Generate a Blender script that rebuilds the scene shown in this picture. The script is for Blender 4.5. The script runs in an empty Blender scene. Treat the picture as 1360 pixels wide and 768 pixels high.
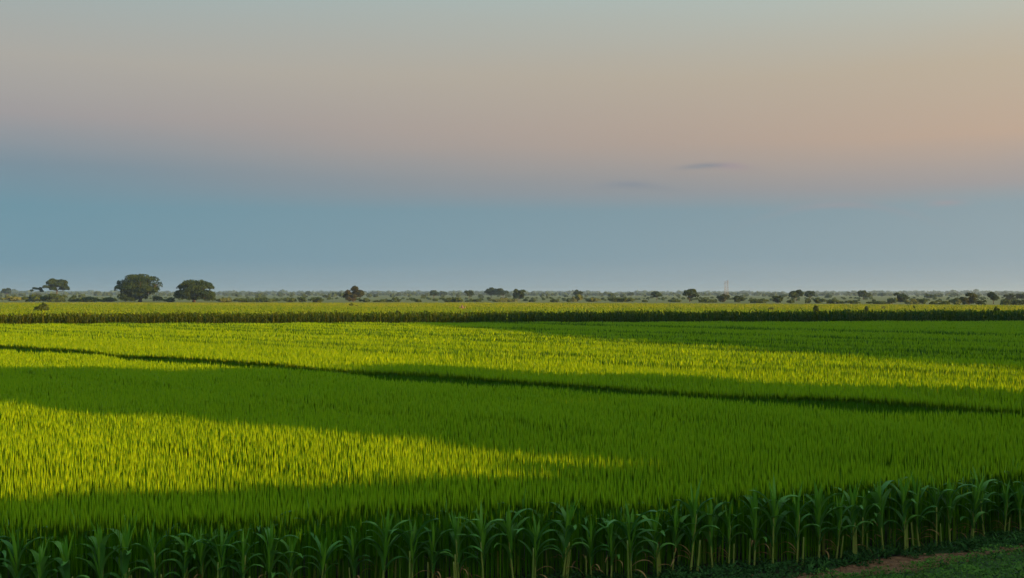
import bpy, math, random
import numpy as np

R = math.radians
SC = bpy.context.scene
COL = SC.collection
rng = np.random.default_rng(7)
random.seed(7)

# ------------------------------------------------------------------ camera
H_CAM, F_PX, HOR = 4.5, 1458.0, 390.0
cam_d = bpy.data.cameras.new('camera')
cam = bpy.data.objects.new('camera', cam_d)
COL.objects.link(cam)
cam_d.sensor_fit = 'HORIZONTAL'
cam_d.sensor_width = 36.0
cam_d.lens = 36.0 * F_PX / 1360.0
cam_d.clip_start = 0.1
cam_d.clip_end = 20000
cam.location = (0, 0, H_CAM)
cam.rotation_euler = (R(90) + math.atan((HOR - 384) / F_PX), 0, 0)
SC.camera = cam

# ------------------------------------------------------------------ sun and sky
SUN_EL = R(11)
SH = np.array([0.846, -0.533])            # horizontal direction towards the sun
SH = SH / np.linalg.norm(SH)
sd = bpy.data.lights.new('sun', 'SUN')
sd.energy = 5.0
sd.angle = R(0.5)
sd.color = (1.0, 0.50, 0.13)
so = bpy.data.objects.new('sun', sd)
COL.objects.link(so)
so.location = (60, -40, 40)
# the lamp shines along its -Z: point +Z at the sun
from mathutils import Vector
sv = Vector((SH[0] * math.cos(SUN_EL), SH[1] * math.cos(SUN_EL), math.sin(SUN_EL)))
so.rotation_euler = sv.to_track_quat('Z', 'Y').to_euler()

W = bpy.data.worlds.new('World')
SC.world = W
W.use_nodes = True
nt = W.node_tree
nt.nodes.clear()


def nd(tree, t, **kw):
    n = tree.nodes.new(t)
    for k, v in kw.items():
        setattr(n, k, v)
    return n


def srgb(r, g, b, k=1.0):
    def f(c):
        c /= 255.0
        return (c / 12.92 if c <= 0.04045 else ((c + 0.055) / 1.055) ** 2.4) * k
    return (f(r), f(g), f(b), 1.0)


EXPO = 2.0
KS = 0.5 ** EXPO                          # sky colours are given as seen; the exposure doubles them
out = nd(nt, 'ShaderNodeOutputWorld')
bg = nd(nt, 'ShaderNodeBackground')
tc = nd(nt, 'ShaderNodeTexCoord')
sep = nd(nt, 'ShaderNodeSeparateXYZ')
nt.links.new(tc.outputs['Generated'], sep.inputs[0])


def math_n(tree, op, a, b=None, c=None, clamp=False):
    n = nd(tree, 'ShaderNodeMath', operation=op)
    n.use_clamp = clamp
    for i, v in enumerate((a, b, c)):
        if v is None:
            continue
        if isinstance(v, (int, float)):
            n.inputs[i].default_value = v
        else:
            tree.links.new(v, n.inputs[i])
    return n.outputs[0]


X, Y, Z = sep.outputs
# soft large-scale unevenness of the height at which the colour bands lie
nz = nd(nt, 'ShaderNodeTexNoise')
nz.inputs['Scale'].default_value = 2.2
nz.inputs['Detail'].default_value = 3.0
mp = nd(nt, 'ShaderNodeMapping')
mp.inputs['Scale'].default_value = (1.0, 1.0, 7.0)
nt.links.new(tc.outputs['Generated'], mp.inputs[0])
nt.links.new(mp.outputs[0], nz.inputs['Vector'])
zz = math_n(nt, 'ADD', Z, math_n(nt, 'MULTIPLY', math_n(nt, 'SUBTRACT', nz.outputs['Fac'], 0.5), 0.022))
# the ramps run over height 0 .. 0.5, the rest of the dome is above
zf = math_n(nt, 'MULTIPLY', zz, 1.6, clamp=True)


def ramp(stops):
    n = nd(nt, 'ShaderNodeValToRGB')
    cr = n.color_ramp
    cr.interpolation = 'EASE' if False else 'LINEAR'
    while len(cr.elements) > 1:
        cr.elements.remove(cr.elements[-1])
    for i, (z, c) in enumerate(stops):
        p = min(z * 1.6, 1.0)
        if i == 0:
            e = cr.elements[0]
            e.position = p
        else:
            e = cr.elements.new(p)
        e.color = c
    nt.links.new(zf, n.inputs[0])
    return n.outputs[0]


ZEN = (0.70 * KS, 0.98 * KS, 1.10 * KS, 1.0)
left = ramp([(0.0, srgb(130, 156, 168, KS)), (0.030, srgb(106, 145, 164, KS)), (0.075, srgb(102, 142, 160, KS)),
             (0.105, srgb(118, 138, 152, KS)), (0.150, srgb(158, 152, 152, KS)), (0.195, srgb(172, 167, 158, KS)),
             (0.260, srgb(160, 175, 174, KS)), (0.40, ZEN), (0.62, ZEN)])
right = ramp([(0.0, srgb(158, 170, 175, KS)), (0.030, srgb(140, 160, 170, KS)), (0.075, srgb(134, 154, 164, KS)),
              (0.092, srgb(156, 151, 152, KS)), (0.135, srgb(188, 163, 143, KS)), (0.190, srgb(188, 173, 151, KS)),
              (0.260, srgb(182, 191, 182, KS)), (0.40, ZEN), (0.62, ZEN)])
fx = math_n(nt, 'MULTIPLY_ADD', X, 1.25, 0.5, clamp=True)
mx = nd(nt, 'ShaderNodeMix', data_type='RGBA')
nt.links.new(fx, mx.inputs[0])
nt.links.new(left, mx.inputs[6])
nt.links.new(right, mx.inputs[7])
base_sky = mx.outputs[2]

# the bright evening half of the sky, behind the camera around the sun
dot = nd(nt, 'ShaderNodeVectorMath', operation='DOT_PRODUCT')
nt.links.new(tc.outputs['Generated'], dot.inputs[0])
dot.inputs[1].default_value = tuple(sv)
glow = math_n(nt, 'POWER', math_n(nt, 'MULTIPLY_ADD', dot.outputs['Value'], 0.5, 0.5, clamp=True), 5.0)
gl = nd(nt, 'ShaderNodeMix', data_type='RGBA', blend_type='ADD')
gl.inputs[0].default_value = 1.0
gc = nd(nt, 'ShaderNodeMix', data_type='RGBA')
nt.links.new(glow, gc.inputs[0])
gc.inputs[6].default_value = (0, 0, 0, 1)
gc.inputs[7].default_value = (1.3 * KS, 1.15 * KS, 0.85 * KS, 1)
nt.links.new(base_sky, gl.inputs[6])
nt.links.new(gc.outputs[2], gl.inputs[7])


# thin evening cloud streaks: elongated patches about a direction, broken by noise
def streak(col_in, px, y, wx, wy, tilt, colr, amount):
    dx, dz = (px - 680) / F_PX, (HOR - y) / F_PX
    u = math_n(nt, 'SUBTRACT', math_n(nt, 'DIVIDE', X, math_n(nt, 'MAXIMUM', Y, 0.01)), dx)
    v = math_n(nt, 'SUBTRACT', math_n(nt, 'DIVIDE', Z, math_n(nt, 'MAXIMUM', Y, 0.01)), dz)
    v = math_n(nt, 'SUBTRACT', v, math_n(nt, 'MULTIPLY', u, tilt))
    v = math_n(nt, 'ADD', v, math_n(nt, 'MULTIPLY', math_n(nt, 'MULTIPLY', u, u), 2.2))
    n2 = nd(nt, 'ShaderNodeTexNoise')
    n2.inputs['Scale'].default_value = 14.0
    n2.inputs['Detail'].default_value = 5.0
    m2 = nd(nt, 'ShaderNodeMapping')
    m2.inputs['Scale'].default_value = (1.6, 1.6, 16.0)
    nt.links.new(tc.outputs['Generated'], m2.inputs[0])
    nt.links.new(m2.outputs[0], n2.inputs['Vector'])
    d = math_n(nt, 'ADD', math_n(nt, 'POWER', math_n(nt, 'ABSOLUTE', math_n(nt, 'DIVIDE', u, wx)), 2.0),
               math_n(nt, 'POWER', math_n(nt, 'ABSOLUTE', math_n(nt, 'DIVIDE', v, wy)), 2.0))
    g = math_n(nt, 'EXPONENT', math_n(nt, 'MULTIPLY', d, -1.0))
    g = math_n(nt, 'MULTIPLY', g, math_n(nt, 'MULTIPLY_ADD', n2.outputs['Fac'], 1.6, -0.05, clamp=True))
    g = math_n(nt, 'MULTIPLY', g, amount, clamp=True)
    m = nd(nt, 'ShaderNodeMix', data_type='RGBA')
    nt.links.new(g, m.inputs[0])
    nt.links.new(col_in, m.inputs[6])
    m.inputs[7].default_value = colr
    return m.outputs[2]


skc = gl.outputs[2]
skc = streak(skc, 944, 220, 0.026, 0.0024, 0.02, srgb(130, 136, 146, KS), 1.1)
skc = streak(skc, 972, 221, 0.015, 0.0030, -0.03, srgb(170, 148, 152, KS), 0.7)
skc = streak(skc, 840, 246, 0.032, 0.0032, -0.03, srgb(134, 140, 150, KS), 1.0)
skc = streak(skc, 1255, 270, 0.018, 0.0030, 0.05, srgb(172, 150, 152, KS), 0.45)
skc = streak(skc, 1120, 272, 0.060, 0.0030, 0.0, srgb(160, 150, 156, KS), 0.45)

nsk = nd(nt, 'ShaderNodeTexSky', sky_type='NISHITA')
nsk.sun_disc = False
nsk.sun_elevation = SUN_EL
nsk.sun_rotation = math.atan2(SH[0], SH[1])
ns = nd(nt, 'ShaderNodeMix', data_type='RGBA', blend_type='MULTIPLY')
ns.inputs[0].default_value = 1.0
nt.links.new(nsk.outputs[0], ns.inputs[6])
ns.inputs[7].default_value = (0.12 * KS, 0.12 * KS, 0.12 * KS, 1)
fin = nd(nt, 'ShaderNodeMix', data_type='RGBA')
fin.inputs[0].default_value = 0.06
nt.links.new(skc, fin.inputs[6])
nt.links.new(ns.outputs[2], fin.inputs[7])
nt.links.new(fin.outputs[2], bg.inputs['Color'])
bg.inputs['Strength'].default_value = 1.0
nt.links.new(bg.outputs[0], out.inputs['Surface'])

SC.view_settings.view_transform = 'Standard'
SC.view_settings.look = 'None'
SC.view_settings.gamma = 1.0
SC.view_settings.use_curve_mapping = False
SC.view_settings.exposure = EXPO
SC.render.engine = 'CYCLES'
cy = SC.cycles
cy.max_bounces = 6
cy.diffuse_bounces = 3
cy.glossy_bounces = 2
cy.transmission_bounces = 4
cy.transparent_max_bounces = 8
cy.volume_bounces = 0
cy.use_denoising = True
cy.denoiser = 'OPENIMAGEDENOISE'
cy.denoising_input_passes = 'RGB_ALBEDO_NORMAL'
cy.denoising_prefilter = 'ACCURATE'
cy.caustics_reflective = False
cy.caustics_refractive = False


# ------------------------------------------------------------------ helpers
def tag(o, label, cat, group=None, kind=None):
    o['label'] = label
    o['category'] = cat
    if group:
        o['group'] = group
    if kind:
        o['kind'] = kind
    return o


def link(o, parent=None):
    COL.objects.link(o)
    if parent is not None:
        o.parent = parent
    return o


def empty(name, loc, rz=0.0):
    o = bpy.data.objects.new(name, None)
    o.empty_display_size = 0.2
    o.location = loc
    o.rotation_euler = (0, 0, rz)
    return link(o)


def mesh(name, verts, faces, mats, fmat=None, var=None, smooth=False):
    """verts (n,3); faces: list of index arrays of one width each, e.g. [(m,3) array, (k,4) array]."""
    me = bpy.data.meshes.new(name)
    verts = np.asarray(verts, np.float32)
    if not isinstance(faces, list):
        faces = [faces]
    faces = [np.asarray(f, np.int32) for f in faces if len(f)]
    n_loops = sum(f.size for f in faces)
    n_polys = sum(len(f) for f in faces)
    me.vertices.add(len(verts))
    me.vertices.foreach_set('co', verts.ravel())
    me.loops.add(n_loops)
    me.polygons.add(n_polys)
    me.loops.foreach_set('vertex_index', np.concatenate([f.ravel() for f in faces]))
    starts, s = [], 0
    for f in faces:
        starts.append(s + np.arange(len(f), dtype=np.int32) * f.shape[1])
        s += f.size
    me.polygons.foreach_set('loop_start', np.concatenate(starts).astype(np.int32))
    for m in (mats if isinstance(mats, (list, tuple)) else [mats]):
        me.materials.append(m)
    if fmat is not None:
        me.polygons.foreach_set('material_index', np.asarray(fmat, np.int32))
    if smooth:
        me.polygons.foreach_set('use_smooth', np.ones(n_polys, bool))
    if var is not None:
        a = me.attributes.new('var', 'FLOAT', 'POINT')
        a.data.foreach_set('value', np.asarray(var, np.float32))
    me.update(calc_edges=True)
    return me


def obj(name, me, parent=None):
    return link(bpy.data.objects.new(name, me), parent)


class MB:
    """collects pieces of geometry into one mesh"""

    def __init__(self):
        self.v, self.t, self.q, self.var, self.n = [], [], [], [], 0

    def add(self, v, tris=None, quads=None, var=0.5):
        v = np.asarray(v, float).reshape(-1, 3)
        self.v.append(v)
        if tris is not None and len(tris):
            self.t.append(np.asarray(tris) + self.n)
        if quads is not None and len(quads):
            self.q.append(np.asarray(quads) + self.n)
        self.var.append(np.full(len(v), var) if np.isscalar(var) else np.asarray(var))
        self.n += len(v)

    def tube(self, pts, rads, k=7, var=0.5):
        pts = np.asarray(pts, float)
        n = len(pts)
        tg = np.gradient(pts, axis=0)
        tg /= np.linalg.norm(tg, axis=1)[:, None] + 1e-9
        ref = np.array([0.31, 0.95, 0.07])
        a = np.cross(tg, ref)
        a /= np.linalg.norm(a, axis=1)[:, None] + 1e-9
        b = np.cross(tg, a)
        th = np.linspace(0, 2 * np.pi, k, endpoint=False)
        ring = pts[:, None, :] + np.asarray(rads)[:, None, None] * (a[:, None, :] * np.cos(th)[None, :, None] + b[:, None, :] * np.sin(th)[None, :, None])
        q = []
        for i in range(n - 1):
            for j in range(k):
                q.append((i * k + j, i * k + (j + 1) % k, (i + 1) * k + (j + 1) % k, (i + 1) * k + j))
        v = ring.reshape(-1, 3)
        v = np.vstack([v, pts[-1:], pts[:1]])
        t = [((n - 1) * k + j, (n - 1) * k + (j + 1) % k, n * k) for j in range(k)]
        t += [((j + 1) % k, j, n * k + 1) for j in range(k)]
        self.add(v, t, q, var)

    def build(self, name, mat, parent=None, smooth=False):
        v = np.vstack(self.v)
        f = []
        if self.t:
            f.append(np.vstack(self.t))
        if self.q:
            f.append(np.vstack(self.q))
        return obj(name, mesh(name, v, f, mat, var=np.concatenate(self.var), smooth=smooth), parent)


def at(px, d):
    return (px - 680.0) / F_PX * d


def zat(y, d):
    return H_CAM - (y - HOR) / F_PX * d


# ------------------------------------------------------------------ materials
def leaf_mat(name, c0, c1, trans=0.35, gloss=0.0, tcol=None, noise=0.0, nscale=0.05, rough=0.5):
    """foliage: colour runs from c0 to c1 with the plant's own 'var' value, some light passes through"""
    m = bpy.data.materials.new(name)
    m.use_nodes = True
    t = m.node_tree
    t.nodes.clear()
    o = nd(t, 'ShaderNodeOutputMaterial')
    at_ = nd(t, 'ShaderNodeAttribute', attribute_name='var')
    fac = at_.outputs['Fac']
    if noise:
        geo = nd(t, 'ShaderNodeNewGeometry')
        n = nd(t, 'ShaderNodeTexNoise')
        n.inputs['Scale'].default_value = nscale
        n.inputs['Detail'].default_value = 4.0
        t.links.new(geo.outputs['Position'], n.inputs['Vector'])
        fac = math_n(t, 'ADD', fac, math_n(t, 'MULTIPLY', math_n(t, 'SUBTRACT', n.outputs['Fac'], 0.5), noise), clamp=True)
    mixc = nd(t, 'ShaderNodeMix', data_type='RGBA')
    t.links.new(fac, mixc.inputs[0])
    mixc.inputs[6].default_value = (*c0, 1)
    mixc.inputs[7].default_value = (*c1, 1)
    if gloss > 0:
        d = nd(t, 'ShaderNodeBsdfPrincipled')
        d.inputs['Roughness'].default_value = rough
        d.inputs['Specular IOR Level'].default_value = gloss
        t.links.new(mixc.outputs[2], d.inputs['Base Color'])
    else:
        d = nd(t, 'ShaderNodeBsdfDiffuse')
        t.links.new(mixc.outputs[2], d.inputs['Color'])
    tr = nd(t, 'ShaderNodeBsdfTranslucent')
    t.links.new(mixc.outputs[2], tr.inputs['Color'])
    ms = nd(t, 'ShaderNodeMixShader')
    ms.inputs[0].default_value = trans
    t.links.new(d.outputs[0], ms.inputs[1])
    t.links.new(tr.outputs[0], ms.inputs[2])
    t.links.new(ms.outputs[0], o.inputs['Surface'])
    return m


def soil_mat(name, c0, c1, scale=1.5, bump=0.4, c2=None):
    m = bpy.data.materials.new(name)
    m.use_nodes = True
    t = m.node_tree
    b = t.nodes['Principled BSDF']
    b.inputs['Roughness'].default_value = 0.95
    b.inputs['Specular IOR Level'].default_value = 0.15
    geo = nd(t, 'ShaderNodeNewGeometry')
    n = nd(t, 'ShaderNodeTexNoise')
    n.inputs['Scale'].default_value = scale
    n.inputs['Detail'].default_value = 8.0
    n.inputs['Roughness'].default_value = 0.7
    t.links.new(geo.outputs['Position'], n.inputs['Vector'])
    r = nd(t, 'ShaderNodeValToRGB')
    r.color_ramp.elements[0].position = 0.35
    r.color_ramp.elements[1].position = 0.68
    r.color_ramp.elements[0].color = (*c0, 1)
    r.color_ramp.elements[1].color = (*c1, 1)
    if c2:
        e = r.color_ramp.elements.new(0.52)
        e.color = (*c2, 1)
    t.links.new(n.outputs['Fac'], r.inputs[0])
    t.links.new(r.outputs[0], b.inputs['Base Color'])
    bp = nd(t, 'ShaderNodeBump')
    bp.inputs['Strength'].default_value = bump
    bp.inputs['Distance'].default_value = 0.08
    t.links.new(n.outputs['Fac'], bp.inputs['Height'])
    t.links.new(bp.outputs[0], b.inputs['Normal'])
    return m


M = {}
M['head'] = leaf_mat('crop_head', (0.100, 0.215, 0.004), (0.160, 0.270, 0.005), 0.30, noise=0.6, nscale=0.12)
M['head_ochre'] = leaf_mat('middle_plot_head', (0.102, 0.215, 0.004), (0.165, 0.272, 0.005), 0.30, noise=0.6, nscale=0.12)
M['blade'] = leaf_mat('crop_blade', (0.036, 0.135, 0.004), (0.070, 0.185, 0.005), 0.40, noise=0.4, nscale=0.2)
M['weed'] = leaf_mat('furrow_shade_leaf', (0.022, 0.075, 0.005), (0.050, 0.120, 0.006), 0.3)  # dark green painted in for the shade down in the furrows
M['head_far'] = leaf_mat('far_crop_head', (0.060, 0.125, 0.006), (0.112, 0.165, 0.008), 0.25, noise=0.9, nscale=0.03)
M['head_ripe'] = leaf_mat('ripe_crop_head', (0.075, 0.130, 0.008), (0.145, 0.180, 0.012), 0.25, noise=0.9, nscale=0.03)
M['maize'] = leaf_mat('maize_strip_leaf', (0.010, 0.040, 0.005), (0.045, 0.060, 0.007), 0.25)
M['corn_leaf'] = leaf_mat('corn_leaf', (0.028, 0.112, 0.018), (0.065, 0.172, 0.024), 0.25, gloss=0.16, rough=0.5)
M['corn_shoot'] = leaf_mat('corn_shoot', (0.045, 0.160, 0.010), (0.090, 0.225, 0.012), 0.35, gloss=0.25)
M['corn_stalk'] = leaf_mat('corn_stalk', (0.080, 0.135, 0.016), (0.135, 0.165, 0.026), 0.05, gloss=0.3)
M['dry_leaf'] = leaf_mat('dry_leaf', (0.130, 0.080, 0.030), (0.220, 0.150, 0.060), 0.2)
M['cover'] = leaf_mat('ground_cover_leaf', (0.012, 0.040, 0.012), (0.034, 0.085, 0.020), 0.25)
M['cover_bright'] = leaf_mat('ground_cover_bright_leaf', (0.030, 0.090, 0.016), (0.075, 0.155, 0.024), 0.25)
M['tree'] = leaf_mat('tree_leaf', (0.007, 0.018, 0.0045), (0.021, 0.038, 0.008), 0.2)
M['tree_olive'] = leaf_mat('olive_tree_leaf', (0.011, 0.020, 0.005), (0.034, 0.046, 0.010), 0.2)
M['tree_red'] = leaf_mat('brownish_tree_leaf', (0.014, 0.024, 0.009), (0.036, 0.036, 0.014), 0.2)
M['bush'] = leaf_mat('bush_leaf', (0.014, 0.032, 0.009), (0.040, 0.065, 0.016), 0.2)
M['bush_pale'] = leaf_mat('pale_bush_leaf', (0.040, 0.065, 0.022), (0.080, 0.105, 0.032), 0.2)
M['wood_leaf'] = leaf_mat('woodland_leaf', (0.018, 0.040, 0.014), (0.040, 0.066, 0.022), 0.15)
M['scrub_leaf'] = leaf_mat('scrub_leaf', (0.020, 0.048, 0.016), (0.042, 0.072, 0.024), 0.15)
M['bark'] = soil_mat('bark', (0.022, 0.018, 0.014), (0.060, 0.048, 0.038), 3.0, 0.5)
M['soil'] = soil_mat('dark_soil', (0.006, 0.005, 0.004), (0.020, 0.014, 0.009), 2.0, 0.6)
M['dirt'] = soil_mat('red_dirt', (0.075, 0.038, 0.018), (0.180, 0.096, 0.048), 7.0, 0.9, (0.115, 0.060, 0.030))
M['scrubland'] = soil_mat('scrubland_grass', (0.022, 0.050, 0.015), (0.050, 0.078, 0.026), 0.012, 0.0, (0.034, 0.062, 0.019))
M['mound'] = soil_mat('mound_earth', (0.05, 0.042, 0.035), (0.10, 0.085, 0.072), 2.0, 0.5)
mm = bpy.data.materials.new('galvanised_steel')
mm.use_nodes = True
mm.node_tree.nodes['Principled BSDF'].inputs['Base Color'].default_value = (0.09, 0.11, 0.15, 1)
mm.node_tree.nodes['Principled BSDF'].inputs['Roughness'].default_value = 0.5
M['steel'] = mm
mm = bpy.data.materials.new('bird_feather')
mm.use_nodes = True
mm.node_tree.nodes['Principled BSDF'].inputs['Base Color'].default_value = (0.05, 0.045, 0.045, 1)
mm.node_tree.nodes['Principled BSDF'].inputs['Roughness'].default_value = 0.7
M['bird'] = mm

# ------------------------------------------------------------------ the lie of the land
RN = 1.325


def rco(x, y):                            # distance from the camera across the field furrows
    return (0.87 * x + y) / RN


def front_y(x):                           # near edge of the crop
    return 17.0 + np.where(np.asarray(x) > 0, 0.21 * x + 0.016 * np.minimum(x, 30) ** 2, 0.225 * x) + 0.10 * np.sin(x * 2.3) + 0.07 * np.sin(x * 5.1 + 1)


def far_y(x):                             # far edge of the second plot, before the maize strip
    return 123.5 + 0.11 * x


# ground: one sheet to the horizon, rising slightly where low cover grows by the path
def ground_h(x, y):
    b = 0.16 * np.exp(-(((x - 9.4) / 1.5) ** 2 + ((y - 18.75) / 0.75) ** 2))
    return b


gx = np.unique(np.concatenate([np.array([-4200, -2000, -900, -400, -200, -100, -50, -25]), np.linspace(-12, 14, 53), np.array([25, 50, 100, 200, 400, 900, 2000, 4200])]))
gy = np.unique(np.concatenate([np.array([-400, -100, -20, 0]), np.linspace(8, 24, 41), np.array([40, 80, 160, 320, 600, 1200, 2500, 4500, 6000])]))
GX, GY = np.meshgrid(gx, gy)
gv = np.stack([GX.ravel(), GY.ravel(), ground_h(GX, GY).ravel()], 1)
nx, ny = len(gx), len(gy)
ii = (np.arange(ny - 1)[:, None] * nx + np.arange(nx - 1)[None, :]).ravel()
gf = np.stack([ii, ii + 1, ii + nx + 1, ii + nx], 1)
o = obj('ground', mesh('ground', gv, gf, M['scrubland'], smooth=True))
tag(o, 'flat grassy ground reaching out to the horizon beyond the fields', 'ground', kind='structure')


def sheet(name, poly, z, mat, label, cat):
    v = [(x, y, z) for x, y in poly]
    me = bpy.data.meshes.new(name)
    me.from_pydata(v, [], [list(range(len(v)))])
    me.materials.append(mat)
    ob = obj(name, me)
    tag(ob, label, cat, kind='structure')
    return ob


xs = np.linspace(-70, 75, 60)
poly = [(x, float(front_y(x)) - 0.45 - 0.15 * math.sin(x * 3)) for x in np.linspace(-30, 75, 160)]
poly += [(x, float(far_y(x)) + 3) for x in xs[::-1]]
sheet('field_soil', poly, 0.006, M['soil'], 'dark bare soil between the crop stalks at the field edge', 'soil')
poly = [(-80, far_y(-80) + 0.6), (80, far_y(80) + 0.6), (80, far_y(80) + 3.5), (-80, far_y(-80) + 3.5)]
sheet('earth_bank', poly, 0.012, M['dirt'], 'thin reddish earth strip along the foot of the maize strip', 'soil')


# ------------------------------------------------------------------ crop
def spikes(x, y, h, w, L, nblade, zlow, full):
    """erect grain spikes: a slim seed head and narrow blades beside it, for arrays of plants"""
    n = len(x)
    V, F, FM, VAR = [], [], [], []
    off = 0
    pv = rng.random(n)
    lean = rng.normal(0, 0.013, (n, 2))
    th0 = rng.random(n) * 6.28
    base = np.stack([x, y, np.zeros(n)], 1)
    # head: three-sided, pointed at both ends, fullest below its middle
    tip = base + np.stack([lean[:, 0] * h, lean[:, 1] * h, h], 1)
    bot = base + np.stack([lean[:, 0] * (h - L), lean[:, 1] * (h - L), h - L], 1)
    ring = []
    mid = bot + (tip - bot) * 0.42
    for k in range(3):
        a = th0 + k * 2.094
        ring.append(mid + np.stack([np.cos(a) * w, np.sin(a) * w, (rng.random(n) - 0.5) * L * 0.25], 1))
    hv = np.stack([tip, bot] + ring, 1)   # n,5,3
    V.append(hv.reshape(-1, 3))
    b = off + np.arange(n) * 5
    for k in range(3):
        i, j = 2 + k, 2 + (k + 1) % 3
        F.append(np.stack([b + i, b + j, b], 1))
        F.append(np.stack([b + j, b + i, b + 1], 1))
        FM += [np.zeros(n), np.zeros(n)]
    VAR.append(np.repeat(pv, 5))
    off += n * 5
    # blades
    for q in range(nblade):
        a = rng.random(n) * 6.28
        c, s = np.cos(a), np.sin(a)
        bw = w * (0.36 + 0.26 * rng.random(n))
        top = h - L * (0.45 + 0.9 * rng.random(n)) + (L * 0.5 * (rng.random(n) > 0.85) if q == 0 else 0)
        z0 = np.where(full, np.where(rng.random(n) < 0.28, 0.0, 0.5), zlow + 0.15)
        sp = (0.02 + 0.05 * rng.random(n)) * (0.6 + w * 20)
        dirx, diry = c * sp, s * sp
        px, py = -s, c                    # blade's width direction
        zm = z0 + (top - z0) * 0.55
        r0 = 0.02
        p0 = base + np.stack([c * r0 + lean[:, 0] * z0, s * r0 + lean[:, 1] * z0, z0], 1)
        pm = base + np.stack([dirx * 0.45 + lean[:, 0] * zm, diry * 0.45 + lean[:, 1] * zm, zm], 1)
        pt = base + np.stack([dirx + lean[:, 0] * top, diry + lean[:, 1] * top, top], 1)
        wv = np.stack([px * bw, py * bw, np.zeros(n)], 1)
        bv = np.stack([p0 - wv * 0.7, p0 + wv * 0.7, pm - wv, pm + wv, pt], 1)
        V.append(bv.reshape(-1, 3))
        b = off + np.arange(n) * 5
        F += [np.stack([b, b + 1, b + 3], 1), np.stack([b, b + 3, b + 2], 1), np.stack([b + 2, b + 3, b + 4], 1)]
        FM += [np.ones(n)] * 3
        VAR.append(np.repeat(np.clip(pv + rng.normal(0, 0.15, n), 0, 1), 5))
        off += n * 5
    return np.vstack(V), np.vstack(F), np.concatenate(FM), np.concatenate(VAR)


def merge(parts):
    V, F, FM, VAR, o_ = [], [], [], [], 0
    for v, f, fm, va in parts:
        V.append(v)
        F.append(f + o_)
        FM.append(fm)
        VAR.append(va)
        o_ += len(v)
    return np.vstack(V), np.vstack(F), np.concatenate(FM), np.concatenate(VAR)


def grid_points(x0, x1, y0, y1, sr, st):
    """jittered planting rows that run along the furrows (direction 1, -0.87)"""
    u = np.array([1, -0.87]) / RN         # along
    v = np.array([0.87, 1]) / RN          # across
    cs = np.array([[x0, y0], [x0, y1], [x1, y0], [x1, y1]])
    au, av = cs @ u, cs @ v
    A = np.arange(au.min(), au.max(), st)
    B = np.arange(av.min(), av.max(), sr)
    AA, BB = np.meshgrid(A, B)
    a = AA.ravel() + rng.normal(0, st * 0.20, AA.size)
    b = BB.ravel() + rng.normal(0, sr * 0.13, BB.size)
    p = a[:, None] * u + b[:, None] * v
    k = (p[:, 0] > x0) & (p[:, 0] < x1) & (p[:, 1] > y0) & (p[:, 1] < y1)
    return p[k, 0], p[k, 1]


def in_view(x, y, m=1.5):
    return np.abs(x) < 0.475 * y + m


FURROWS_1 = [(20.8, 0.30), (12.6, 0.16), (25.0, 0.14)]
FURROWS_2 = [(42.2, 0.45), (46.0, 0.55), (50.5, 0.3), (56.8, 0.8), (61.0, 0.9), (65.5, 0.8), (77.0, 0.9), (91.0, 1.6), (70.5, 0.5)]


def wob(x, y):
    return 0.35 * np.sin(x * 0.13 + 1.0) + 0.25 * np.sin(y * 0.21) + 0.12 * np.sin(x * 0.7)


def out_of_furrows(x, y, fl, keep=0.12):
    r = rco(x, y) + wob(x, y) * 0.5
    ok = np.ones(len(x), bool)
    for c, hw in fl:
        ok &= ~((np.abs(r - c) < hw) & (rng.random(len(x)) > keep))
    return ok


CROP_H = 1.35


def crop_height(x, y, amp=1.0):
    n = len(x)
    return CROP_H + amp * (0.035 * np.sin(x * 0.9 + y * 0.5) + 0.03 * np.sin(x * 0.37 - y * 0.61) + rng.normal(0, 0.034, n) + 0.12 * (rng.random(n) > 0.95) * rng.random(n))


# the near plot
p1_edge = lambda x, y: 28.6 + np.clip((x - 4) * 0.22, 0, 2.2) + 0.25 * np.sin(x * 0.5) + 0.15 * np.sin(x * 1.7)
parts = []
x, y = grid_points(-40, 22, 13, 76, 0.086, 0.080)
k = in_view(x, y, 6.0) & (y > front_y(x)) & (rco(x, y) < p1_edge(x, y)) & out_of_furrows(x, y, FURROWS_1, 0.35)
x, y = x[k], y[k]
keep = rng.random(len(x)) < np.clip(1.2 - (y - 15) / 50.0, 0.32, 1)
x, y = x[keep], y[keep]
dist = y
h = crop_height(x, y)
w = 0.0110 * np.clip(dist / 22, 0.85, 2.2)
full = (y - front_y(x) < 1.6) | (p1_edge(x, y) - rco(x, y) < 0.6)
L = 0.26 + 0.14 * rng.random(len(x))
parts.append(spikes(x, y, h, w, L, 3, 0.45, full))
# long thin stems crowding the very edge
x, y = grid_points(-14, 18, 12, 28, 0.10, 0.085)
k = in_view(x, y, 5.0) & (y > front_y(x) + 0.02) & (y < front_y(x) + 1.5)
x, y = x[k], y[k]
h = crop_height(x, y) - 0.32 * rng.random(len(x)) ** 1.5
parts.append(spikes(x, y, h, np.full(len(x), 0.014), np.full(len(x), 0.30), 3, 0.0, np.ones(len(x), bool)))
v, f, fm, va = merge(parts)
print('near crop tris', len(f))
o = obj('grain_crop', mesh('grain_crop', v, f, [M['head'], M['blade']], fm, va))
tag(o, 'nearest plot of upright green grain crop behind the front corn row', 'crop', kind='stuff')

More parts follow.
